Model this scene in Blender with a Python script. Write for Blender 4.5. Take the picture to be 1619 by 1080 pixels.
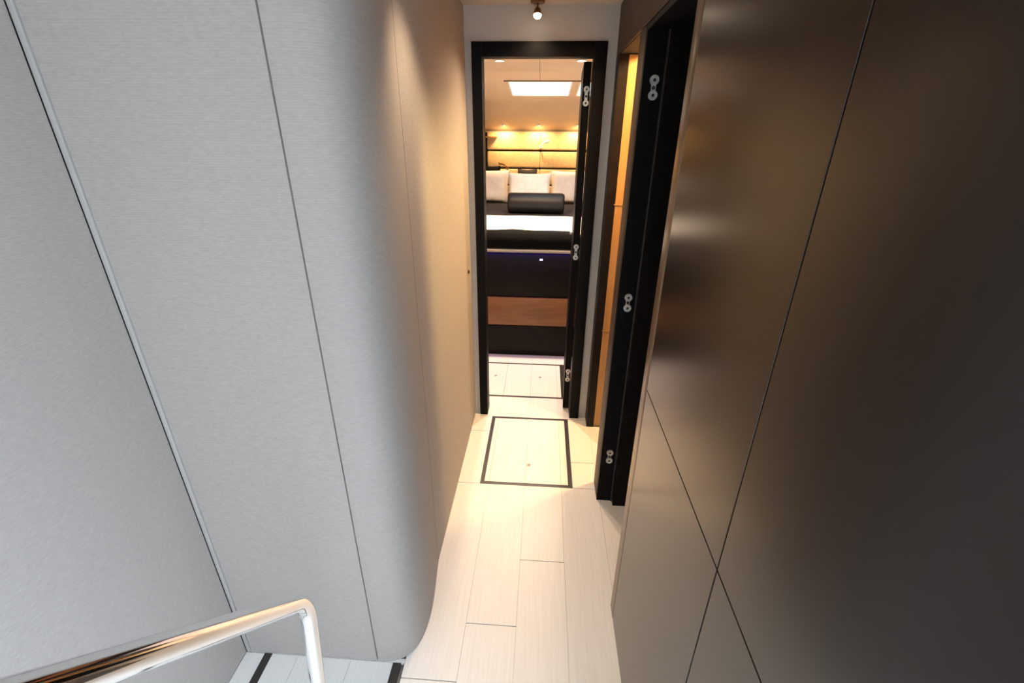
import bpy, bmesh, math, random
from mathutils import Vector, Matrix

# ---------------------------------------------------------------- scene, camera, sky, exposure
scene = bpy.context.scene
COL = scene.collection
for o in list(bpy.data.objects):
    bpy.data.objects.remove(o)

F_PX = 725.93
PITCH, YAW, ROLL = -0.4299, 0.0641, 0.008
cam_data = bpy.data.cameras.new('camera')
cam = bpy.data.objects.new('camera', cam_data)
COL.objects.link(cam)
cam_data.sensor_fit = 'HORIZONTAL'
cam_data.sensor_width = 36.0
cam_data.lens = 36.0 * F_PX / 1619.0
cam_data.clip_start = 0.02
_fwd = Vector((-math.sin(YAW) * math.cos(PITCH), math.cos(YAW) * math.cos(PITCH), math.sin(PITCH)))
_ri = Vector((math.cos(YAW), math.sin(YAW), 0))
_up = _ri.cross(_fwd)
_r2 = _ri * math.cos(ROLL) + _up * math.sin(ROLL)
_u2 = -_ri * math.sin(ROLL) + _up * math.cos(ROLL)
_m = Matrix((_r2, _u2, -_fwd)).transposed().to_4x4()
_m.translation = Vector((0, 0, 1.6))
cam.matrix_world = _m
scene.camera = cam

world = bpy.data.worlds.new('sky')
scene.world = world
world.use_nodes = True
_bg = world.node_tree.nodes['Background']
_bg.inputs['Color'].default_value = (0.76, 0.88, 1.0, 1)      # pale overcast daylight
_bg.inputs['Strength'].default_value = 7.0

scene.view_settings.view_transform = 'Standard'
scene.view_settings.look = 'None'
scene.view_settings.gamma = 1.0
scene.view_settings.use_curve_mapping = False
scene.view_settings.exposure = 0.25

WARM = (1.0, 0.66, 0.36)
WARM2 = (1.0, 0.74, 0.48)

# ---------------------------------------------------------------- helpers: materials
def new_mat(name, color=(0.5, 0.5, 0.5), rough=0.5, metal=0.0, spec=0.5, coat=0.0, emit=None, estr=0.0):
    m = bpy.data.materials.new(name)
    m.use_nodes = True
    b = m.node_tree.nodes['Principled BSDF']
    b.inputs['Base Color'].default_value = (*color, 1)
    b.inputs['Roughness'].default_value = rough
    b.inputs['Metallic'].default_value = metal
    b.inputs['Specular IOR Level'].default_value = spec
    b.inputs['Coat Weight'].default_value = coat
    if emit:
        b.inputs['Emission Color'].default_value = (*emit, 1)
        b.inputs['Emission Strength'].default_value = estr
    return m

def nodes_of(m):
    nt = m.node_tree
    return nt, nt.nodes, nt.links, nt.nodes['Principled BSDF']

def add_noise_color(m, c1, c2, scale=(1, 1, 1), nscale=5.0, detail=4.0, lo=0.3, hi=0.7, bump=0.0, bump_dist=0.001, rough_var=None):
    nt, N, L, b = nodes_of(m)
    tc = N.new('ShaderNodeTexCoord')
    mp = N.new('ShaderNodeMapping')
    mp.inputs['Scale'].default_value = scale
    L.new(tc.outputs['Object'], mp.inputs['Vector'])
    nz = N.new('ShaderNodeTexNoise')
    nz.inputs['Scale'].default_value = nscale
    nz.inputs['Detail'].default_value = detail
    L.new(mp.outputs['Vector'], nz.inputs['Vector'])
    cr = N.new('ShaderNodeValToRGB')
    cr.color_ramp.elements[0].position = lo
    cr.color_ramp.elements[1].position = hi
    cr.color_ramp.elements[0].color = (*c1, 1)
    cr.color_ramp.elements[1].color = (*c2, 1)
    L.new(nz.outputs['Fac'], cr.inputs['Fac'])
    L.new(cr.outputs['Color'], b.inputs['Base Color'])
    if bump:
        bp = N.new('ShaderNodeBump')
        bp.inputs['Strength'].default_value = bump
        bp.inputs['Distance'].default_value = bump_dist
        L.new(nz.outputs['Fac'], bp.inputs['Height'])
        L.new(bp.outputs['Normal'], b.inputs['Normal'])
    if rough_var:
        mr = N.new('ShaderNodeMapRange')
        mr.inputs['To Min'].default_value = rough_var[0]
        mr.inputs['To Max'].default_value = rough_var[1]
        L.new(nz.outputs['Fac'], mr.inputs['Value'])
        L.new(mr.outputs['Result'], b.inputs['Roughness'])
    return m

def fabric_mat(name, c1, c2, rib=420.0):
    """Woven wall covering: fine horizontal ribs broken by stretched yarn noise."""
    m = new_mat(name, c1, 0.85, spec=0.25)
    nt, N, L, b = nodes_of(m)
    tc = N.new('ShaderNodeTexCoord')
    mp = N.new('ShaderNodeMapping')
    mp.inputs['Scale'].default_value = (70, 70, 240)
    L.new(tc.outputs['Object'], mp.inputs['Vector'])
    nz = N.new('ShaderNodeTexNoise')
    nz.inputs['Scale'].default_value = 1.0
    nz.inputs['Detail'].default_value = 3.0
    L.new(mp.outputs['Vector'], nz.inputs['Vector'])
    wv = N.new('ShaderNodeTexWave')
    wv.wave_type = 'BANDS'
    wv.bands_direction = 'Z'
    wv.inputs['Scale'].default_value = rib / 6.2832 * 1.0
    wv.inputs['Distortion'].default_value = 0.6
    wv.inputs['Detail'].default_value = 1.0
    L.new(tc.outputs['Object'], wv.inputs['Vector'])
    mx = N.new('ShaderNodeMix')
    mx.data_type = 'FLOAT'
    mx.inputs[0].default_value = 0.18
    L.new(nz.outputs['Fac'], mx.inputs[2])
    L.new(wv.outputs['Fac'], mx.inputs[3])
    cr = N.new('ShaderNodeValToRGB')
    cr.color_ramp.elements[0].position = 0.25
    cr.color_ramp.elements[1].position = 0.75
    cr.color_ramp.elements[0].color = (*c1, 1)
    cr.color_ramp.elements[1].color = (*c2, 1)
    L.new(mx.outputs[0], cr.inputs['Fac'])
    L.new(cr.outputs['Color'], b.inputs['Base Color'])
    bp = N.new('ShaderNodeBump')
    bp.inputs['Strength'].default_value = 0.3
    bp.inputs['Distance'].default_value = 0.0015
    L.new(mx.outputs[0], bp.inputs['Height'])
    L.new(bp.outputs['Normal'], b.inputs['Normal'])
    return m

M = {}
M['fabric'] = fabric_mat('woven_wall_fabric', (0.335, 0.310, 0.290), (0.397, 0.370, 0.347))
M['gap'] = new_mat('dark_gap', (0.03, 0.028, 0.026), 0.9)
M['trim_grey'] = new_mat('grey_corner_trim', (0.40, 0.385, 0.37), 0.5)
M['cream_wall'] = add_noise_color(new_mat('painted_end_wall', (0.5, 0.5, 0.48), 0.45), (0.47, 0.455, 0.43), (0.52, 0.505, 0.48), nscale=6)
M['ceiling'] = new_mat('ceiling_vinyl', (0.60, 0.53, 0.44), 0.55)
M['bronze'] = add_noise_color(new_mat('bronze_veneer', (0.05, 0.035, 0.026), 0.235, spec=0.55), (0.013, 0.0075, 0.005), (0.018, 0.0105, 0.007),
                              scale=(1, 14.0, 1.2), nscale=4, detail=2, lo=0.2, hi=0.8)
M['post'] = new_mat('brown_post', (0.055, 0.036, 0.025), 0.55, spec=0.3)
M['bronze_trim'] = new_mat('bronze_edge_trim', (0.16, 0.11, 0.075), 0.3, metal=0.4)
M['black'] = new_mat('black_lacquer', (0.005, 0.005, 0.006), 0.5, spec=0.08)
M['black_wood'] = add_noise_color(new_mat('black_wood', (0.006, 0.005, 0.005), 0.5, spec=0.08), (0.004, 0.0035, 0.0035), (0.009, 0.007, 0.006), scale=(20, 20, 1.5), nscale=4)
M['plank'] = add_noise_color(new_mat('white_plank', (0.8, 0.78, 0.75), 0.38), (0.80, 0.785, 0.765), (0.86, 0.845, 0.825),
                             scale=(60, 2.2, 1), nscale=2.2, detail=5, bump=0.04, bump_dist=0.0005)
M['plank_gap'] = new_mat('plank_joint', (0.24, 0.22, 0.21), 0.8)
M['inlay'] = new_mat('dark_inlay', (0.035, 0.030, 0.027), 0.4)
M['chrome'] = new_mat('polished_steel', (0.82, 0.82, 0.83), 0.07, metal=1.0)
M['nickel'] = add_noise_color(new_mat('satin_nickel', (0.55, 0.55, 0.53), 0.4, metal=0.6), (0.52, 0.51, 0.48), (0.75, 0.74, 0.71), nscale=80)
M['gold_wood'] = add_noise_color(new_mat('golden_wood', (0.55, 0.33, 0.13), 0.35), (0.30, 0.17, 0.065), (0.42, 0.25, 0.105), scale=(12, 12, 0.8), nscale=3)
M['walnut'] = add_noise_color(new_mat('brown_wood', (0.22, 0.10, 0.045), 0.4), (0.17, 0.066, 0.018), (0.27, 0.112, 0.034), scale=(1.5, 12, 14), nscale=3)
M['dark_wood'] = add_noise_color(new_mat('dark_wood', (0.02, 0.013, 0.011), 0.45, spec=0.15), (0.005, 0.0035, 0.003), (0.010, 0.0065, 0.0055), scale=(1.5, 12, 14), nscale=3)
M['cabin_wall'] = new_mat('cabin_lining', (0.60, 0.47, 0.35), 0.6)
M['cabin_ceiling'] = add_noise_color(new_mat('cabin_headliner', (0.60, 0.46, 0.34), 0.6), (0.58, 0.44, 0.32), (0.64, 0.50, 0.375), nscale=3)
M['leather'] = add_noise_color(new_mat('tan_leather', (0.62, 0.40, 0.20), 0.45), (0.58, 0.37, 0.18), (0.68, 0.46, 0.24), nscale=40, bump=0.1)
M['linen'] = add_noise_color(new_mat('white_linen', (0.85, 0.83, 0.82), 0.85), (0.82, 0.79, 0.78), (0.88, 0.86, 0.85), nscale=20, bump=0.15)
M['linen_rose'] = add_noise_color(new_mat('off_white_linen', (0.76, 0.68, 0.65), 0.85), (0.72, 0.64, 0.61), (0.80, 0.72, 0.69), nscale=20, bump=0.15)
M['grey_blanket'] = add_noise_color(new_mat('grey_blanket', (0.04, 0.036, 0.038), 0.9, spec=0.1), (0.030, 0.026, 0.028), (0.045, 0.040, 0.043), nscale=90, bump=0.3)
M['black_cloth'] = add_noise_color(new_mat('black_cloth', (0.012, 0.011, 0.012), 0.8, spec=0.1), (0.003, 0.003, 0.003), (0.006, 0.0055, 0.006), nscale=90, bump=0.3)
M['bolster'] = add_noise_color(new_mat('charcoal_satin', (0.022, 0.02, 0.025), 0.5, spec=0.25), (0.005, 0.0045, 0.006), (0.009, 0.008, 0.010), nscale=60, bump=0.1)
M['bed_trim'] = new_mat('pale_bed_trim', (0.45, 0.42, 0.40), 0.4)
M['frame_white'] = new_mat('white_frame', (0.75, 0.73, 0.70), 0.4)
M['gasket'] = new_mat('brown_gasket', (0.22, 0.145, 0.09), 0.6)
M['brass'] = new_mat('aged_brass', (0.30, 0.17, 0.08), 0.35, metal=1.0)
M['lamp_glow'] = new_mat('lamp_lens', (1, 0.9, 0.75), 0.4, emit=(1.0, 0.83, 0.60), estr=14)
M['lamp_small'] = new_mat('lamp_lens_small', (1, 0.9, 0.75), 0.4, emit=(1.0, 0.80, 0.52), estr=3)
M['led_blue'] = new_mat('blue_led', (0.1, 0.1, 0.6), 0.4, emit=(0.12, 0.05, 1.0), estr=35.0)
M['led_white'] = new_mat('violet_led', (0.6, 0.6, 1.0), 0.4, emit=(0.62, 0.52, 1.0), estr=2.0)
M['cream_lamp'] = new_mat('cream_lamp', (0.8, 0.74, 0.62), 0.35)
M['daylight_block'] = new_mat('black_daylight_block', (0.012, 0.011, 0.011), 0.7)

def pane_mat():
    m = bpy.data.materials.new('clear_acrylic')
    m.use_nodes = True
    nt = m.node_tree
    N, L = nt.nodes, nt.links
    N.remove(N['Principled BSDF'])
    out = N['Material Output']
    t = N.new('ShaderNodeBsdfTransparent')
    t.inputs['Color'].default_value = (0.93, 0.95, 0.95, 1)
    g = N.new('ShaderNodeBsdfGlossy')
    g.inputs['Roughness'].default_value = 0.05
    mx = N.new('ShaderNodeMixShader')
    mx.inputs['Fac'].default_value = 0.06
    L.new(t.outputs[0], mx.inputs[1])
    L.new(g.outputs[0], mx.inputs[2])
    L.new(mx.outputs[0], out.inputs['Surface'])
    return m
M['pane'] = pane_mat()

# ---------------------------------------------------------------- helpers: geometry
class MB:
    """Collects shapes (world coordinates) and links them as one mesh object."""
    def __init__(self):
        self.bm = bmesh.new()

    def box(self, x0, x1, y0, y1, z0, z1, bevel=0.0, seg=2):
        r = bmesh.ops.create_cube(self.bm, size=1.0)
        vs = r['verts']
        for v in vs:
            v.co = Vector(((x0 + x1) / 2 + v.co.x * (x1 - x0), (y0 + y1) / 2 + v.co.y * (y1 - y0), (z0 + z1) / 2 + v.co.z * (z1 - z0)))
        if bevel > 0:
            es = list({e for v in vs for e in v.link_edges})
            bmesh.ops.bevel(self.bm, geom=es, offset=bevel, segments=seg, profile=0.5, affect='EDGES')
        return self

    def prism(self, pts, z0, z1):
        """vertical prism over a plan polygon"""
        n = len(pts)
        lo = [self.bm.verts.new((p[0], p[1], z0)) for p in pts]
        hi = [self.bm.verts.new((p[0], p[1], z1)) for p in pts]
        for i in range(n):
            j = (i + 1) % n
            self.bm.faces.new((lo[i], lo[j], hi[j], hi[i]))
        self.bm.faces.new(hi)
        self.bm.faces.new(lo[::-1])
        return self

    def prism_x(self, pts, x0, x1):
        """prism along x over a (y,z) polygon"""
        n = len(pts)
        lo = [self.bm.verts.new((x0, p[0], p[1])) for p in pts]
        hi = [self.bm.verts.new((x1, p[0], p[1])) for p in pts]
        for i in range(n):
            j = (i + 1) % n
            self.bm.faces.new((lo[i], lo[j], hi[j], hi[i]))
        self.bm.faces.new(hi)
        self.bm.faces.new(lo[::-1])
        return self

    def tube(self, pts, rad, seg=16, cap=True):
        pts = [Vector(p) for p in pts]
        rads = rad if isinstance(rad, (list, tuple)) else [rad] * len(pts)
        rings = []
        up = Vector((0.123, 0.21, 0.97)).normalized()
        prev = None
        for i, p in enumerate(pts):
            if i == 0:
                t = pts[1] - p
            elif i == len(pts) - 1:
                t = p - pts[-2]
            else:
                t = (pts[i + 1] - p).normalized() + (p - pts[i - 1]).normalized()
            t.normalize()
            a = prev if prev is not None else t.cross(up)
            a = (a - t * a.dot(t)).normalized()
            prev = a
            b = t.cross(a)
            rings.append([self.bm.verts.new(p + (a * math.cos(k * 2 * math.pi / seg) + b * math.sin(k * 2 * math.pi / seg)) * rads[i]) for k in range(seg)])
        for r0, r1 in zip(rings, rings[1:]):
            for k in range(seg):
                j = (k + 1) % seg
                self.bm.faces.new((r0[k], r0[j], r1[j], r1[k]))
        if cap:
            self.bm.faces.new(rings[0][::-1])
            self.bm.faces.new(rings[-1])
        return self

    def disc(self, c, axis, rad, depth, seg=24):
        c = Vector(c)
        axis = Vector(axis).normalized()
        return self.tube([c, c + axis * depth], rad, seg)

    def ring(self, c, axis, rad, wire, seg=24, wseg=8):
        c = Vector(c)
        axis = Vector(axis).normalized()
        a = axis.orthogonal().normalized()
        b = axis.cross(a)
        rows = []
        for i in range(seg):
            t = i * 2 * math.pi / seg
            d = a * math.cos(t) + b * math.sin(t)
            rows.append([self.bm.verts.new(c + d * (rad + wire * math.cos(q * 2 * math.pi / wseg)) + axis * wire * math.sin(q * 2 * math.pi / wseg)) for q in range(wseg)])
        for i in range(seg):
            r0, r1 = rows[i], rows[(i + 1) % seg]
            for q in range(wseg):
                j = (q + 1) % wseg
                self.bm.faces.new((r0[q], r1[q], r1[j], r0[j]))
        return self

    def build(self, name, mat, parent=None, smooth=False, origin=None):
        bm = self.bm
        bmesh.ops.recalc_face_normals(bm, faces=bm.faces)
        me = bpy.data.meshes.new(name)
        off = Vector((0, 0, 0))
        if parent is not None:
            off = parent.matrix_world.translation.copy() if parent.type != 'EMPTY' else Vector(parent['_loc'])
            if parent.type != 'EMPTY':
                off = Vector(parent.get('_loc', (0, 0, 0)))
        elif origin is not None:
            off = Vector(origin)
        for v in bm.verts:
            v.co -= off
        bm.to_mesh(me)
        bm.free()
        if smooth:
            for p in me.polygons:
                p.use_smooth = True
            me.set_sharp_from_angle(angle=math.radians(40))
        me.materials.append(mat)
        o = bpy.data.objects.new(name, me)
        COL.objects.link(o)
        if parent is not None:
            o.parent = parent
            o['_loc'] = list(off)
        else:
            o.location = off
            o['_loc'] = list(off)
        return o

def tag(o, label, cat, group=None, kind=None):
    o['label'] = label
    o['category'] = cat
    if group:
        o['group'] = group
    if kind:
        o['kind'] = kind
    return o

def thing(name, label, cat, loc=(0, 0, 0), group=None):
    o = bpy.data.objects.new(name, None)
    COL.objects.link(o)
    o.empty_display_size = 0.05
    o.location = loc
    o['_loc'] = list(loc)
    return tag(o, label, cat, group)

def struct(o, label=None):
    o['kind'] = 'structure'
    if label:
        o['label'] = label
    return o

def sbox(name, mat, parent, *a, **k):
    sm = k.get('bevel', 0) > 0
    return MB().box(*a, **k).build(name, mat, parent, smooth=sm)

def lamp(name, kind, loc, energy, color, parent=None, target=None, size=0.05, spot=None, blend=0.5):
    d = bpy.data.lights.new(name, kind)
    d.energy = energy
    d.color = color
    if kind == 'AREA':
        d.size = size
    else:
        d.shadow_soft_size = size
    if kind == 'SPOT' and spot:
        d.spot_size = spot
        d.spot_blend = blend
    o = bpy.data.objects.new(name, d)
    COL.objects.link(o)
    loc = Vector(loc)
    if target is not None:
        o.rotation_euler = (Vector(target) - loc).to_track_quat('-Z', 'Y').to_euler()
    if parent is not None:
        loc = loc - Vector(parent['_loc'])
        o.parent = parent
    o.location = loc
    return o

# ---------------------------------------------------------------- measures (metres; camera stands over 0,0)
XR = 0.300            # face of the panelled wall
XL = -0.377           # face of the fabric wall in the corridor
YF = 0.910            # fabric face beside the stairs
YE = 2.400            # end wall with the cabin door
ZC = 2.095            # corridor ceiling
XS = -0.945           # wall beside the stairs
Y_BACK = -1.25
Y_OPEN = -0.50        # unseen edge of the overhead, placed to tune daylight; open sky behind

# ---------------------------------------------------------------- floor: slab and single planks, hatches let in
HATCHES = [(-0.269, 0.192, 1.775, 2.370), (-0.400, 0.196, 2.605, 3.092), (-0.881, -0.417, 0.440, 0.909)]
floor = MB().box(-1.32, 1.32, Y_BACK - 0.1, 5.2, -0.06, -0.012).build('floor', M['plank_gap'])
struct(floor, 'white planked floor running down the corridor into the cabin')

def subtract(rects, h):
    out = []
    hx0, hx1, hy0, hy1 = h
    for (x0, x1, y0, y1) in rects:
        if x1 <= hx0 or x0 >= hx1 or y1 <= hy0 or y0 >= hy1:
            out.append((x0, x1, y0, y1))
            continue
        if y0 < hy0:
            out.append((x0, x1, y0, hy0))
        if y1 > hy1:
            out.append((x0, x1, hy1, y1))
        a, b = max(y0, hy0), min(y1, hy1)
        if x0 < hx0:
            out.append((x0, hx0, a, b))
        if x1 > hx1:
            out.append((hx1, x1, a, b))
    return out

def plank(parent, x0, x1, y0, y1, top=0.0):
    gx, gy = 0.0004, 0.0017
    return sbox('plank', M['plank'], parent, x0 + gx, x1 - gx, y0 + gy, y1 - gy, -0.012, top)

joint = {-0.945: 0.31, -0.765: 0.74, -0.585: 0.55, -0.405: 0.866, -0.225: 1.060, -0.045: 1.340, 0.135: 0.62}
for k in range(-9, 6):
    x0 = round(-0.045 + 0.18 * k, 3)
    x1 = round(x0 + 0.18, 3)
    if x0 < -1.32 or x1 > 1.15:
        continue
    if x1 <= -0.40:
        spans = [(Y_BACK, 0.925), (2.38, 3.30)] if x0 > -0.96 else [(2.38, 3.30)]
    elif x0 >= 0.30:
        spans = [(0.9, 3.30)]
    else:
        spans = [(Y_BACK, 3.30)]
    j0 = joint.get(x0, 0.4 + 0.37 * (k % 4))
    for (a, b) in spans:
        ys = sorted({a, b} | {j for j in [j0 + 1.35 * q for q in range(-3, 4)] if a + 0.05 < j < b - 0.05})
        rects = [(x0, x1, p, q) for p, q in zip(ys, ys[1:])]
        for h in HATCHES:
            rects = subtract(rects, h)
        for r in rects:
            if r[1] - r[0] > 0.012 and r[3] - r[2] > 0.012:
                plank(floor, *r)

def make_hatch(label, rect, bw, sides, rings, inner_cuts):
    x0, x1, y0, y1 = rect
    t = thing('floor_hatch', label, 'floor hatch', ((x0 + x1) / 2, (y0 + y1) / 2, 0), 'flush floor hatches with dark inlaid borders')
    l, r, n, f = [bw[i] if s else 0.0 for i, s in enumerate(sides)]
    z0, z1 = -0.012, 0.0006
    if l: sbox('border_strip', M['inlay'], t, x0, x0 + l, y0, y1, z0, z1)
    if r: sbox('border_strip', M['inlay'], t, x1 - r, x1, y0, y1, z0, z1)
    if n: sbox('border_strip', M['inlay'], t, x0 + l, x1 - r, y0, y0 + n, z0, z1)
    if f: sbox('border_strip', M['inlay'], t, x0 + l, x1 - r, y1 - f, y1, z0, z1)
    xs = [x0 + l] + [c for c in inner_cuts if x0 + l < c < x1 - r] + [x1 - r]
    for a, b in zip(xs, xs[1:]):
        sbox('plank', M['plank'], t, a + 0.0006, b - 0.0006, y0 + n, y1 - f, z0, 0.0)
    for (rx, ry) in rings:
        p = MB().disc((rx, ry, 0.0), (0, 0, 1), 0.011, 0.0012, 20).build('lift_ring', M['trim_grey'], t, smooth=True)
        MB().ring((rx, ry, 0.0014), (0, 0, 1), 0.0075, 0.0014, 20, 6).build('ring_pull', M['trim_grey'], p, smooth=True)
    return t

make_hatch('white planked floor hatch outlined in black in the corridor before the doorway', HATCHES[0], (0.020, 0.022, 0.018, 0.018), (1, 1, 1, 1),
           [(-0.030, 1.93)], (-0.225, -0.045, 0.135))
make_hatch('white floor hatch outlined in black inside the cabin before the bed', HATCHES[1], (0.02, 0.034, 0.016, 0.016), (1, 1, 1, 1),
           [(-0.30, 2.885), (0.018, 2.885)], (-0.225, -0.045, 0.135))
make_hatch('white floor hatch with black side strips at the foot of the handrail', HATCHES[2], (0.026, 0.026, 0.02, 0.02), (1, 1, 1, 0),
           [], (-0.765, -0.585))

# ---------------------------------------------------------------- left: fabric panelled wall with rounded end
def catmull(pts, n):
    out = []
    P = [Vector(p) for p in pts]
    P = [P[0] * 2 - P[1]] + P + [P[-1] * 2 - P[-2]]
    for i in range(1, len(P) - 2):
        for k in range(n):
            t = k / n
            a, b, c, d = P[i - 1], P[i], P[i + 1], P[i + 2]
            out.append(0.5 * ((2 * b) + (c - a) * t + (2 * a - 5 * b + 4 * c - d) * t * t + (3 * b - a - 3 * c + d) * t ** 3))
    out.append(P[-2])
    return out

def offset(pts, d):
    out = []
    for i, p in enumerate(pts):
        t = (pts[min(i + 1, len(pts) - 1)] - pts[max(i - 1, 0)]).normalized()
        out.append(p + Vector((-t.y, t.x)) * d)
    return out

P1 = [Vector((-0.928, YF)), Vector((-0.4965, YF))]
P2 = catmull([(-0.4925, YF), (-0.462, 0.9105), (-0.430, 0.9185), (-0.400, 0.936), (-0.378, 0.965), (-0.364, 1.005), (-0.3575, 1.060),
              (-0.358, 1.120), (-0.364, 1.190), (-0.3715, 1.255), (-0.3762, 1.3025)], 6)
P3 = [Vector((XL - 0.001, 1.3050)), Vector((XL - 0.001, YE - 0.002))]
core = [Vector((XS - 0.06, YF + 0.014)), Vector((-0.48, YF + 0.014))] + offset(P2, 0.014)[8:] + [Vector((XL - 0.014, YE)), Vector((-1.32, YE)), Vector((-1.32, YF + 0.014))]
wall_left = MB().prism(core, 0.0, ZC).build('wall_left', M['gap'])
struct(wall_left, 'fabric covered corridor wall with rounded end beside the stairs')
for pts in (P1, P2, P3):
    poly = list(pts) + offset(pts, 0.0125)[::-1]
    MB().prism(poly, 0.002, ZC - 0.001).build('fabric_panel', M['fabric'], wall_left, smooth=True)
sbox('joint_bead', M['gap'], wall_left, XL - 0.012, XL + 0.0008, 1.3028, 1.3047, 0.002, ZC - 0.001)
sbox('corner_trim', M['trim_grey'], wall_left, XS + 0.0015, -0.931, YF - 0.002, YF + 0.010, 0.002, ZC - 0.001, bevel=0.0015)
k = thing('wall_switch', 'tiny dark push switch on the fabric wall beside the doorway', 'switch', (XL, 2.285, 0.937))
MB().disc((XL + 0.0005, 2.285, 0.937), (1, 0, 0), 0.011, 0.004, 20).build('bezel', M['brass'], k, smooth=True)
MB().disc((XL + 0.0045, 2.285, 0.937), (1, 0, 0), 0.007, 0.003, 20).build('button', M['black'], k, smooth=True)

wall_stair = MB().box(XS - 0.06, XS - 0.012, Y_BACK, YF + 0.012, 0, 2.6).build('wall_far_left', M['gap'])
struct(wall_stair, 'fabric covered wall beside the handrail')
sbox('fabric_panel', M['fabric'], wall_stair, XS - 0.012, XS, Y_BACK, YF - 0.003, 0.002, 2.6)

# ---------------------------------------------------------------- right: dark veneer panels and two doorways
Y_RW = 0.10          # unseen end of the panelled wall, cut short to let side daylight in
XB = 0.44             # back of the wall
wall_right = MB().box(XR + 0.012, XB, Y_RW, 1.110, 0.0, 2.6).box(XR + 0.006, XB, 1.168, YE, 1.902, ZC).build('wall_right', M['gap'])
struct(wall_right, 'dark bronze veneer wall with thin joints')
YS, ZS, G = 0.542, 0.958, 0.0016
for (a, b, c, d) in ((Y_RW, YS - G, ZS + G, 2.6), (YS + G, 1.110, ZS + G, 2.6), (Y_RW, YS - G, 0.003, ZS - G), (YS + G, 1.110, 0.003, ZS - G)):
    sbox('veneer_panel', M['bronze'], wall_right, XR, XR + 0.012, a, b, c, d, bevel=0.0008, seg=1)
sbox('edge_trim', M['bronze_trim'], wall_right, XR - 0.0005, XB, 1.1135, 1.166, 0.002, 1.905, bevel=0.002)
sbox('veneer_panel', M['post'], wall_right, XR, XR + 0.006, 1.1135, YE - 0.002, 1.905, ZC - 0.001)
sbox('door_post', M['post'], wall_right, XR, XB, 1.725, 1.830, 0.002, 1.902, bevel=0.002)
sbox('veneer_panel', M['dark_wood'], wall_right, XR, 0.340, 2.302, YE - 0.002, 0.002, 1.902)

def hinge(parent, P, U, V, w=0.028, h=0.072, n=2):
    """two-lobed concealed hinge lying in the plane of U (across) and V (up), facing U x V"""
    P, U, V = Vector(P), Vector(U).normalized(), Vector(V).normalized()
    Nn = U.cross(V)
    hg = MB()
    hg.bm.verts.ensure_lookup_table()
    # plate with round ends
    out = []
    r = w * 0.27
    for k in range(13):
        t = math.pi * k / 12
        out.append(P + U * (r * math.cos(t)) + V * (h / 2 - r + r * math.sin(t)))
    for k in range(13):
        t = math.pi + math.pi * k / 12
        out.append(P + U * (r * math.cos(t)) + V * (-h / 2 + r + r * math.sin(t)))
    lo = [hg.bm.verts.new(p) for p in out]
    hi = [hg.bm.verts.new(p + Nn * 0.0025) for p in out]
    for i in range(len(lo)):
        j = (i + 1) % len(lo)
        hg.bm.faces.new((lo[i], lo[j], hi[j], hi[i]))
    hg.bm.faces.new(hi)
    hg.bm.faces.new(lo[::-1])
    plate = hg.build('hinge', M['nickel'], parent, smooth=True)
    for s in (-1, 1):
        c = P + V * s * (h / 2 - w * 0.52)
        MB().disc(c, Nn, w * 0.52, 0.0075, 24).build('hinge_boss', M['nickel'], plate, smooth=True)
        MB().disc(c + Nn * 0.0075, Nn, w * 0.17, 0.0008, 14).build('screw', M['gap'], plate, smooth=True)
    mid = P + Nn * 0.0025
    mb = MB()
    mb.disc(mid, Nn, w * 0.2, 0.002, 14)
    mb.build('link_slot', M['gap'], plate, smooth=True)
    return plate

# door 1: black frame of the nearer side doorway (its far jamb faces the camera)
door1 = MB().box(XR + 0.001, 0.372, 1.704, 1.724, 0.0, 1.900).build('door_1', M['black'])
struct(door1, 'black jamb of the side doorway in the dark veneer wall')
sbox('door_stop', M['black_wood'], door1, 0.372, XB, 1.672, 1.724, 0.0, 1.900)
sbox('door_head', M['black'], door1, XR + 0.001, XB, 1.173, 1.704, 1.886, 1.901)
sbox('seal', M['gap'], door1, 0.3655, 0.3715, 1.700, 1.704, 0.0, 1.886)
for z in (1.729, 1.000, 0.262):
    hinge(door1, (0.338, 1.704, z), (1, 0, 0), (0, 0, 1))
# unseen black box added behind it to keep daylight out
daylight_block = MB().box(XB, 1.24, 0.90, 0.92, 0, 2.1).box(XB, 1.24, 1.72, 1.74, 0, 2.1).box(1.22, 1.24, 0.92, 1.72, 0, 2.1).box(XB, 1.24, 0.90, 1.74, 2.1, 2.12).build('wall_daylight_block', M['daylight_block'])
struct(daylight_block, 'unseen black box added behind the side doorway to block daylight')

# door 3: golden leaf standing open in the farther side doorway, lit room behind
door3 = MB().box(0.342, 0.80, 2.303, 2.338, 0.012, 1.898).build('door_3', M['gold_wood'])
struct(door3, 'golden wooden door leaf standing open in the far side doorway')
for z in (0.62, 1.28):
    sbox('door_rail', M['gold_wood'], door3, 0.336, 0.80, 2.300, 2.303, z, z + 0.006)
washroom = MB().box(XB, 1.24, 1.780, 1.80, 0, 2.1).box(XB, 1.24, 2.36, 2.395, 0, 2.1).box(1.225, 1.24, 1.80, 2.36, 0, 2.1).box(XB, 1.24, 1.780, 2.395, 2.06, 2.1).build('wall_side_room', M['gold_wood'])
struct(washroom, 'golden wood lining of the small side room')
fix = thing('ceiling_light', 'warm round light on the ceiling of the side room', 'lamp', (0.72, 2.05, 2.06))
MB().disc((0.72, 2.05, 2.06), (0, 0, -1), 0.05, 0.012).build('bezel', M['nickel'], fix, smooth=True)
MB().disc((0.72, 2.05, 2.048), (0, 0, -1), 0.038, 0.004).build('lens', M['lamp_small'], fix, smooth=True)
lamp('side_room_lamp', 'POINT', (0.72, 2.05, 2.00), 80, (1.0, 0.68, 0.29), fix, size=0.05)

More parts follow.
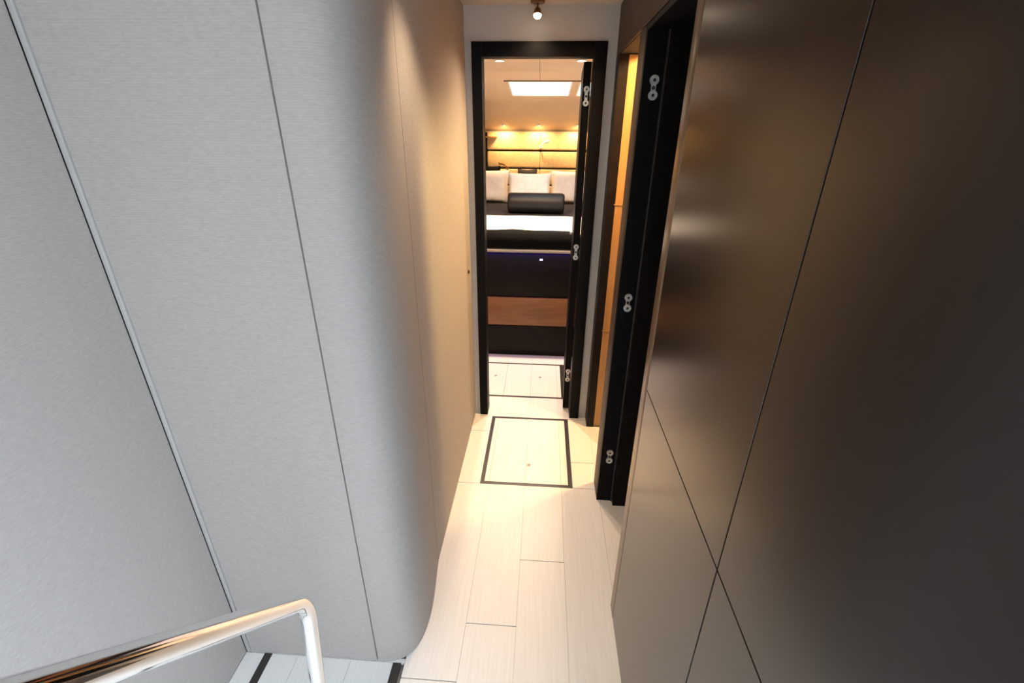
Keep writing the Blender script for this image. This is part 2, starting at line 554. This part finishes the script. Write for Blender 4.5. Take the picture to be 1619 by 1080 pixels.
# ---------------------------------------------------------------- end wall, cabin doorway, ceilings
wall_end = MB().box(-1.32, -0.346, YE, 2.47, 0, ZC).box(0.257, 1.32, YE, 2.47, 0, ZC).box(-0.346, 0.257, YE, 2.47, 1.96, ZC).build('wall_end', M['cream_wall'])
struct(wall_end, 'pale grey wall around the black cabin doorway')
door2 = MB().box(-0.346, -0.300, 2.385, 2.480, 0, 1.960).build('door_2', M['black'])
struct(door2, 'black frame and open leaf of the cabin doorway')
sbox('jamb', M['black'], door2, 0.202, 0.257, 2.385, 2.4858, 0, 1.960, bevel=0.002)
sbox('door_head', M['black'], door2, -0.300, 0.202, 2.385, 2.470, 1.902, 1.960, bevel=0.002)
leaf = MB().prism([(0.165, 2.486), (0.201, 2.486), (0.223, 2.985), (0.187, 2.985)], 0.010, 1.894).build('door_leaf', M['black_wood'], door2)
MB().disc((0.186, 2.93, 1.02), (-1, 0, 0), 0.010, 0.014, 16).build('door_knob', M['nickel'], leaf, smooth=True)
for z in (1.752, 1.005, 0.245):
    hinge(door2, (0.1835, 2.486, z), (1, 0, 0), (0, 0, 1), w=0.026, h=0.085)

ceiling = MB().box(XS - 0.06, XB, Y_OPEN, YE, ZC, ZC + 0.05).build('ceiling', M['ceiling'])
struct(ceiling, 'pale corridor ceiling')
header = MB().box(XS - 0.06, XB, Y_OPEN - 0.03, Y_OPEN, ZC, 2.6).build('wall_upper', M['ceiling'])
struct(header, 'edge of the deck above the corridor')
wall_back = MB().box(XS - 0.06, XB, Y_BACK - 0.06, Y_BACK, 0, 2.6).build('wall_back', M['cream_wall'])  # unseen, built tall to stop daylight entering from behind
struct(wall_back, 'unseen wall behind the stairwell raised to block daylight')

# cabin shell
CX0, CX1, CY1 = -1.25, 0.98, 5.10
cab = MB().box(CX0 - 0.05, CX0, 2.47, CY1, 0, 2.1).build('wall_cabin_left', M['cabin_wall']); struct(cab, 'cabin side wall')
cab = MB().box(CX1, CX1 + 0.05, 2.47, CY1, 0, 2.1).build('wall_cabin_right', M['cabin_wall']); struct(cab, 'cabin side wall')
cab = MB().box(CX0 - 0.05, CX1 + 0.05, CY1, CY1 + 0.05, 0, 2.1).build('wall_cabin_end', M['cabin_wall']); struct(cab, 'cabin wall behind the bed')

SKY = [(-0.290, 0.180), (0.222, 0.70)]          # two deck hatches in the sloping overhead
SY0, SY1 = 3.70, 4.20
def zsl(y):
    return 1.921 - 0.126 * (y - 3.70)
TH = 0.05
def slope_piece(mb, x0, x1, y0, y1):
    mb.prism_x([(y0, zsl(y0)), (y1, zsl(y1)), (y1, zsl(y1) + TH), (y0, zsl(y0) + TH)], x0, x1)
mb = MB()
mb.box(CX0, CX1, 2.47, 3.32, 1.992, 2.06)
mb.prism_x([(3.32, 1.992), (3.45, zsl(3.45)), (3.45, zsl(3.45) + TH), (3.32, 2.06)], CX0, CX1)
slope_piece(mb, CX0, CX1, 3.45, SY0)
slope_piece(mb, CX0, SKY[0][0], SY0, SY1)
slope_piece(mb, SKY[0][1], SKY[1][0], SY0, SY1)
slope_piece(mb, SKY[1][1], CX1, SY0, SY1)
slope_piece(mb, CX0, CX1, SY1, 4.40)
mb.prism_x([(4.40, zsl(4.40)), (5.10, 1.597), (5.10, 1.66), (4.40, zsl(4.40) + TH)], CX0, CX1)
cab_ceiling = mb.build('ceiling_cabin', M['cabin_ceiling'])
struct(cab_ceiling, 'tan headliner sloping down over the bed')
# headliner joint
jb = MB()
jb.box(-0.055, -0.0515, 2.50, 3.32, 1.9905, 1.992)
jb.prism_x([(3.32, 1.9905), (3.45, zsl(3.45) - 0.0015), (SY0 - 0.02, zsl(SY0 - 0.02) - 0.0015), (SY0 - 0.02, zsl(SY0 - 0.02)), (3.45, zsl(3.45)), (3.32, 1.992)], -0.055, -0.0515)
jb.build('seam_bead', M['gasket'], cab_ceiling)

for i, (a, b) in enumerate(SKY):
    w = thing('deck_hatch', ['bright glazed deck hatch in the ceiling right above the bed', 'second bright deck hatch cut off by the open black door'][i], 'skylight', ((a + b) / 2, (SY0 + SY1) / 2, zsl(3.95)), 'glazed deck hatches over the bed')
    e = 0.0015
    fr = MB()
    fr.prism_x([(SY0 - 0.016, zsl(SY0 - 0.016) - 0.006), (SY0, zsl(SY0) - 0.006), (SY0, zsl(SY0) - e), (SY0 - 0.016, zsl(SY0 - 0.016) - e)], a - 0.02, b + 0.02)
    fr.build('gasket', M['gasket'], w)
    fr = MB()
    f_ = 0.014
    zt = 0.075
    for (p, q, y0, y1) in ((a + e, a + f_, SY0 + e, SY1 - e), (b - f_, b - e, SY0 + e, SY1 - e), (a + f_, b - f_, SY0 + e, SY0 + f_), (a + f_, b - f_, SY1 - f_, SY1 - e)):
        fr.prism_x([(y0, zsl(y0)), (y1, zsl(y1)), (y1, zsl(y1) + zt), (y0, zsl(y0) + zt)], p, q)
    fr.build('frame', M['frame_white'], w)
    pn = MB()
    y0, y1 = SY0 + f_, SY1 - f_
    pn.prism_x([(y0, zsl(y0) + 0.055), (y1, zsl(y1) + 0.055), (y1, zsl(y1) + 0.061), (y0, zsl(y0) + 0.061)], a + f_, b - f_)
    pn.build('pane', M['pane'], w)
    for fx in (0.22, 0.78):
        xx = a + (b - a) * fx
        sbox('latch', M['frame_white'], w, xx - 0.02, xx + 0.02, SY0 + 0.016, SY0 + 0.045, zsl(SY0) + 0.025, zsl(SY0) + 0.045, bevel=0.004)

# downlights in the cabin overhead
for i, x in enumerate((-0.298, 0.201)):
    d = thing('downlight', ['glowing ceiling downlight toward the left jamb of the cabin doorway', 'glowing ceiling downlight next to the open black door leaf'][i], 'lamp', (x, 3.25, 1.992), 'cabin ceiling downlights')
    MB().ring((x, 3.25, 1.9905), (0, 0, 1), 0.030, 0.005, 28, 8).build('bezel', M['frame_white'], d, smooth=True)
    MB().disc((x, 3.25, 1.992), (0, 0, -1), 0.027, 0.004).build('lens', M['lamp_glow'], d, smooth=True)
    lamp('downlight_lamp', 'SPOT', (x, 3.25, 1.980), 88, WARM2, d, target=(x, 3.25, 0), size=0.03, spot=math.radians(150), blend=0.7)

# corridor spotlight by the end wall
s = thing('ceiling_spotlight', 'small brass spotlight hanging above the black cabin doorway', 'lamp', (-0.053, 2.325, ZC))
MB().disc((-0.053, 2.325, ZC), (0, 0, -1), 0.030, 0.010, 24).build('mount', M['brass'], s, smooth=True)
MB().tube([(-0.053, 2.325, ZC - 0.010), (-0.053, 2.320, ZC - 0.030)], 0.004, 10).build('stem', M['brass'], s, smooth=True)
hd = MB().tube([(-0.053, 2.318, ZC - 0.028), (-0.053, 2.316, ZC - 0.034), (-0.053, 2.309, ZC - 0.055)], [0.006, 0.013, 0.018], 20).build('lamp_head', M['brass'], s, smooth=True)
MB().tube([(-0.053, 2.309, ZC - 0.0545), (-0.053, 2.306, ZC - 0.062), (-0.053, 2.304, ZC - 0.066)], [0.0172, 0.014, 0.006], 20).build('bulb', M['lamp_glow'], hd, smooth=True)
lamp('corridor_lamp', 'SPOT', (-0.053, 2.290, ZC - 0.075), 26, (1.0, 0.68, 0.40), s, target=(-0.053, 1.95, 0), size=0.035, spot=math.radians(140), blend=1.0)

# recessed downlight in the corridor ceiling, just above the picture; it scallops the fabric wall
d = thing('corridor_downlight', 'recessed downlight in the corridor ceiling over the rounded fabric wall', 'lamp', (-0.19, 1.36, ZC))
MB().ring((-0.19, 1.36, ZC - 0.002), (0, 0, 1), 0.030, 0.004, 28, 8).build('bezel', M['frame_white'], d, smooth=True)
MB().disc((-0.19, 1.36, ZC), (0, 0, -1), 0.027, 0.003).build('lens', M['lamp_glow'], d, smooth=True)
lamp('corridor_downlight_lamp', 'SPOT', (-0.19, 1.36, ZC - 0.012), 26, (1.0, 0.72, 0.45), d, target=(-0.27, 1.36, 0), size=0.03, spot=math.radians(88), blend=0.9)

# ---------------------------------------------------------------- bed
BX0, BX1, BY0 = -0.95, 0.72, 3.23
bed = thing('bed', 'built-in bed with dark base and brown drawer front in the cabin', 'bed', ((BX0 + BX1) / 2, BY0, 0))
sbox('plinth', M['dark_wood'], bed, BX0, BX1, BY0 + 0.004, 5.04, 0.0, 0.248, bevel=0.003)
sbox('drawer_front', M['walnut'], bed, BX0 + 0.01, BX1 - 0.01, BY0, BY0 + 0.03, 0.254, 0.476, bevel=0.003)
sbox('base_panel', M['dark_wood'], bed, BX0, BX1, BY0 + 0.010, 5.04, 0.482, 0.800, bevel=0.003)
sbox('inner_carcass', M['black_wood'], bed, BX0 + 0.01, BX1 - 0.01, BY0 + 0.032, 5.02, 0.249, 0.481)
tr = sbox('mattress_tray', M['bed_trim'], bed, BX0, BX1, BY0 - 0.012, 5.04, 0.822, 0.840, bevel=0.003)
sbox('tray_rail', M['black_wood'], bed, BX0 + 0.02, BX1 - 0.02, BY0 + 0.040, 5.02, 0.800, 0.822)
sbox('led_strip', M['led_blue'], bed, BX0 + 0.05, BX1 - 0.05, BY0 - 0.004, BY0 + 0.004, 0.816, 0.8215)
sbox('tray_lip', M['bed_trim'], bed, BX0, BX1, BY0 - 0.020, BY0 - 0.0125, 0.818, 0.836, bevel=0.002)
sb = MB().box(-0.014, 0.008, BY0 + 0.004, BY0 + 0.0095, 0.757, 0.770, bevel=0.002).build('courtesy_light', M['led_white'], bed, smooth=True)

mat_ = MB().box(BX0 + 0.01, BX1 - 0.01, BY0 - 0.004, 5.03, 0.841, 0.930, bevel=0.022, seg=4).build('mattress', M['linen_rose'], origin=((BX0 + BX1) / 2, BY0, 0.841), smooth=True)
tag(mat_, 'pale mattress on the dark bed base', 'mattress')

def sheet(name, mat, label, cat, x0, x1, prof, thick=0.008, nx=60, wave=0.0, edge=None, seed=1, group=None):
    """cloth following a (y,z) profile, given thickness; edge(t) shifts the far end along the profile"""
    rnd = random.Random(seed)
    ph = [rnd.uniform(0, 6.28) for _ in range(6)]
    bm = bmesh.new()
    pr = catmull(prof, 5)
    L = [0]
    for a, b in zip(pr, pr[1:]):
        L.append(L[-1] + (b - a).length)
    tot = L[-1]
    def at(s):
        s = max(0, min(tot, s))
        for i in range(len(L) - 1):
            if s <= L[i + 1] or i == len(L) - 2:
                u = (s - L[i]) / max(1e-9, L[i + 1] - L[i])
                return pr[i].lerp(pr[i + 1], u), (pr[i + 1] - pr[i]).normalized()
    ny = len(pr)
    top, bot = [], []
    for i in range(nx + 1):
        u = i / nx
        x = x0 + (x1 - x0) * u
        s_end = tot - (edge(u) if edge else 0)
        rt, rb = [], []
        for j in range(ny):
            v = j / (ny - 1)
            p, t = at(s_end * v)
            n = Vector((-t.y, t.x))
            w = wave * (0.5 + 0.5 * math.sin(9 * u + ph[0] + 5 * v) * math.sin(23 * u + ph[1] + 3 * v))
            q0 = p + n * (thick + w)
            rt.append(bm.verts.new((x, q0.x, q0.y)))
            rb.append(bm.verts.new((x, p.x, p.y)))
        top.append(rt); bot.append(rb)
    for i in range(nx):
        for j in range(ny - 1):
            bm.faces.new((top[i][j], top[i + 1][j], top[i + 1][j + 1], top[i][j + 1]))
            bm.faces.new((bot[i][j], bot[i][j + 1], bot[i + 1][j + 1], bot[i + 1][j]))
        bm.faces.new((top[i][0], bot[i][0], bot[i + 1][0], top[i + 1][0]))
        bm.faces.new((top[i][-1], top[i + 1][-1], bot[i + 1][-1], bot[i][-1]))
    for j in range(ny - 1):
        bm.faces.new((top[0][j], top[0][j + 1], bot[0][j + 1], bot[0][j]))
        bm.faces.new((top[-1][j], bot[-1][j], bot[-1][j + 1], top[-1][j + 1]))
    m = MB(); m.bm.free(); m.bm = bm
    o = m.build(name, mat, origin=((x0 + x1) / 2, prof[0][0], prof[0][1]), smooth=True)
    return tag(o, label, cat, group)

ZM = 0.9315
sheet('duvet', M['linen'], 'smooth white duvet across the middle of the bed', 'duvet', BX0 + 0.03, BX1 - 0.03,
      [(3.262, ZM), (3.45, ZM), (3.7, ZM), (3.99, ZM)], thick=0.012, wave=0.004, seed=3)
sheet('blanket', M['grey_blanket'], 'charcoal grey blanket band lying under the bolster', 'blanket', BX0 + 0.02, BX1 - 0.02,
      [(4.000, ZM), (4.2, ZM), (4.5, ZM), (4.98, ZM)], thick=0.012, wave=0.002, seed=5)
def thr_edge(u):
    return 0.012 + 0.022 * (0.5 + 0.5 * math.sin(7.5 * u + 0.4)) + 0.012 * math.sin(19 * u)
sheet('throw', M['black_cloth'], 'black throw hanging over the foot of the bed', 'throw', BX0 + 0.06, 0.262,
      [(3.2245, 0.846), (3.2235, 0.875), (3.2240, 0.905), (3.232, 0.926), (3.248, 0.9465), (3.275, 0.953), (3.31, 0.954)], thick=0.007, wave=0.004, edge=thr_edge, seed=8)

def pillow(name, mat, label, cx, cy, zb, w, h, t, lean=0.0, yaw=0.0, seed=1, group='pillows against the headboard', cat='pillow'):
    rnd = random.Random(seed)
    bm = bmesh.new()
    n = 22
    ph = [rnd.uniform(0, 6.28) for _ in range(4)]
    f, b = {}, {}
    for i in range(n + 1):
        for j in range(n + 1):
            u, v = -1 + 2 * i / n, -1 + 2 * j / n
            pin_u = 1 - 0.07 * (1 - abs(v)) * 0 - 0.06 * (1 - v * v) * (abs(u) ** 6)
            pin_v = 1 - 0.07 * (1 - u * u) * (abs(v) ** 6)
            x, z = u * pin_u * w / 2, v * pin_v * h / 2
            th = t / 2 * ((1 - u ** 4) * (1 - v ** 4)) ** 0.5 * (1 + 0.06 * math.sin(4 * u + ph[0]) * math.sin(5 * v + ph[1]))
            if i in (0, n) or j in (0, n):
                vv = bm.verts.new((x, 0, z)); f[i, j] = vv; b[i, j] = vv
            else:
                f[i, j] = bm.verts.new((x, -th, z)); b[i, j] = bm.verts.new((x, th, z))
    for i in range(n):
        for j in range(n):
            bm.faces.new((f[i, j], f[i + 1, j], f[i + 1, j + 1], f[i, j + 1]))
            bm.faces.new((b[i, j], b[i, j + 1], b[i + 1, j + 1], b[i + 1, j]))
    R = Matrix.Rotation(yaw, 4, 'Z') @ Matrix.Rotation(lean, 4, 'X')
    for vtx in bm.verts:
        vtx.co = R @ vtx.co + Vector((cx, cy, 0))
    zmin = min(vtx.co.z for vtx in bm.verts)
    for vtx in bm.verts:
        vtx.co.z += zb - zmin
    m = MB(); m.bm.free(); m.bm = bm
    o = m.build(name, mat, origin=(cx, cy, zb), smooth=True)
    return tag(o, label, cat, group)

ZB = ZM + 0.014
pillow('pillow', M['linen_rose'], 'off-white pillow left of the bright white square one', -0.600, 4.80, ZB, 0.50, 0.31, 0.13, lean=-0.22, seed=2)
pillow('pillow', M['linen'], 'bright white square pillow standing behind the black bolster', -0.143, 4.62, ZB, 0.41, 0.300, 0.13, lean=-0.20, seed=4)
pillow('pillow', M['linen_rose'], 'off-white pillow beside the open black door leaf', 0.320, 4.80, ZB, 0.52, 0.31, 0.13, lean=-0.22, seed=6)

# bolster: cylinder with soft ends and end caps
bz = ZM + 0.0155 + 0.085
bol = thing('bolster', 'black satin bolster lying in front of the pillows', 'cushion', (-0.066, 4.13, ZM + 0.013))
xs = [-0.31, -0.305, -0.295, -0.28, -0.15, 0.02, 0.148, 0.163, 0.173, 0.178]
rs = [0.066, 0.076, 0.082, 0.085, 0.0855, 0.0855, 0.085, 0.082, 0.076, 0.066]
MB().tube([(x, 4.13, bz) for x in xs], rs, 32).build('cover', M['bolster'], bol, smooth=True)
for x, sgn in ((-0.31, -1), (0.178, 1)):
    MB().ring((x - sgn * 0.006, 4.13, bz), (1, 0, 0), 0.074, 0.003, 32, 6).build('piping', M['black_cloth'], bol, smooth=True)

# dark cushions half hidden between pillows and headboard
pillow('cushion', M['grey_blanket'], 'dark cushion edge showing above the bright white pillow', -0.175, 4.955, ZB, 0.20, 0.31, 0.07, lean=-0.08, seed=9, group=None, cat='cushion')
pillow('cushion', M['black_cloth'], 'black cushion edge showing above the pillow by the side locker', -0.53, 4.955, ZB, 0.16, 0.335, 0.06, lean=-0.06, seed=10, group=None, cat='cushion')

# ---------------------------------------------------------------- headboard with padded bands
hb = thing('headboard', 'tan leather headboard of padded horizontal bands behind the pillows', 'headboard', (-0.05, 5.09, 0.94))
sbox('backing', M['dark_wood'], hb, -0.635, 0.80, 5.070, 5.098, 0.93, 1.586)
for z0, z1 in ((0.945, 1.080), (1.094, 1.243), (1.259, 1.411), (1.427, 1.588)):
    sbox('padded_band', M['leather'], hb, -0.592, -0.0525, 5.034, 5.072, z0, z1, bevel=0.012, seg=4)
    sbox('padded_band', M['leather'], hb, -0.052, 0.62, 5.034, 5.072, z0, z1, bevel=0.012, seg=4)
# little spots washing down over the headboard
for i, x in enumerate((-0.41, -0.07, 0.30)):
    d = thing('headboard_light', ['tiny warm light over the headboard beside the side locker', 'tiny warm light over the middle of the headboard', 'tiny warm light over the headboard beside the open door'][i], 'lamp', (x, 4.92, 1.62), 'tiny lights above the headboard')
    zt = 1.597 + (5.10 - 4.92) * (zsl(4.40) - 1.597) / 0.70
    MB().disc((x, 4.92, zt + 0.004), (0, 0, -1), 0.016, 0.012, 18).build('bezel', M['frame_white'], d, smooth=True)
    MB().disc((x, 4.92, zt - 0.008), (0, 0, -1), 0.012, 0.003, 18).build('lens', M['lamp_small'], d, smooth=True)
    lamp('headboard_lamp', 'SPOT', (x, 4.915, zt - 0.014), 15.0, (1.0, 0.70, 0.32), d, target=(x, 5.045, 1.35), size=0.02, spot=math.radians(150), blend=0.9)

# reading lamps
def reading_lamp(label, x, z, mat, flip):
    t = thing('reading_lamp', label, 'lamp', (x, 5.033, z), 'reading lamps on the headboard')
    MB().disc((x, 5.034, z), (0, -1, 0), 0.016, 0.010, 18).build('wall_plate', mat, t, smooth=True)
    pts = catmull3([(x, 5.024, z), (x, 4.995, z + 0.005), (x - 0.010 * flip, 4.975, z + 0.022), (x - 0.026 * flip, 4.965, z + 0.038)])
    MB().tube(pts, 0.005, 10).build('arm', mat, t, smooth=True)
    e = pts[-1]
    MB().tube([e, e + Vector((-0.020 * flip, -0.008, 0.010)), e + Vector((-0.052 * flip, -0.02, 0.016))], [0.007, 0.012, 0.015], 16).build('lamp_head', mat, t, smooth=True)

def catmull3(pts, n=5):
    P = [Vector(p) for p in pts]
    P = [P[0] * 2 - P[1]] + P + [P[-1] * 2 - P[-2]]
    out = []
    for i in range(1, len(P) - 2):
        for k in range(n):
            t = k / n
            a, b, c, d = P[i - 1], P[i], P[i + 1], P[i + 2]
            out.append(0.5 * ((2 * b) + (c - a) * t + (2 * a - 5 * b + 4 * c - d) * t * t + (3 * b - a - 3 * c + d) * t ** 3))
    out.append(P[-2])
    return out
reading_lamp('small brass reading lamp standing out above the left-hand pillow', -0.385, 1.250, M['brass'], 1)
reading_lamp('small cream reading lamp high on the middle of the headboard', -0.045, 1.455, M['cream_lamp'], -1)

# side locker at the head of the bed
lk = thing('side_locker', 'brown wooden locker with thin shelf at the head of the bed', 'locker', (-0.80, 4.86, 0.946))
sbox('body', M['dark_wood'], lk, -0.945, -0.660, 4.985, 5.065, 0.946, 1.52, bevel=0.003)
sbox('shelf', M['walnut'], lk, -0.945, -0.485, 4.955, 5.030, 1.537, 1.551, bevel=0.002)
sbox('shelf_bracket', M['dark_wood'], lk, -0.72, -0.668, 4.99, 5.030, 1.520, 1.537)

# ---------------------------------------------------------------- handrail
def bend(pts, rad, n=10):
    """polyline with rounded corners"""
    P = [Vector(p) for p in pts]
    out = [P[0]]
    for i in range(1, len(P) - 1):
        a, b, c = P[i - 1], P[i], P[i + 1]
        r = min(rad, (a - b).length * 0.45, (c - b).length * 0.45)
        p, q = b + (a - b).normalized() * r, b + (c - b).normalized() * r
        for k in range(n + 1):
            t = k / n
            out.append((1 - t) ** 2 * p + 2 * t * (1 - t) * b + t * t * q)
    out.append(P[-1])
    return out
RB = Vector((-0.408, 0.540, 0.816))
RF = Vector((-0.481, 0.540, 0.0))
RN = Vector((-0.341, 0.178, 1.231))
RT = RN + (RN - RB) * 0.9
rail = thing('handrail', 'polished steel stair handrail bending down to the floor', 'handrail', tuple(RF))
MB().tube(bend([(RF.x, RF.y, 0.004), RB, RT, (RT.x, RT.y, 0.006)], 0.055), 0.0145, 24).build('tube', M['chrome'], rail, smooth=True)
for p in (RF, RT):
    MB().tube([(p.x, p.y, 0.0), (p.x, p.y, 0.006), (p.x, p.y, 0.009)], [0.034, 0.034, 0.030], 24).build('floor_flange', M['chrome'], rail, smooth=True)

for o in bpy.data.objects:
    if '_loc' in o:
        del o['_loc']
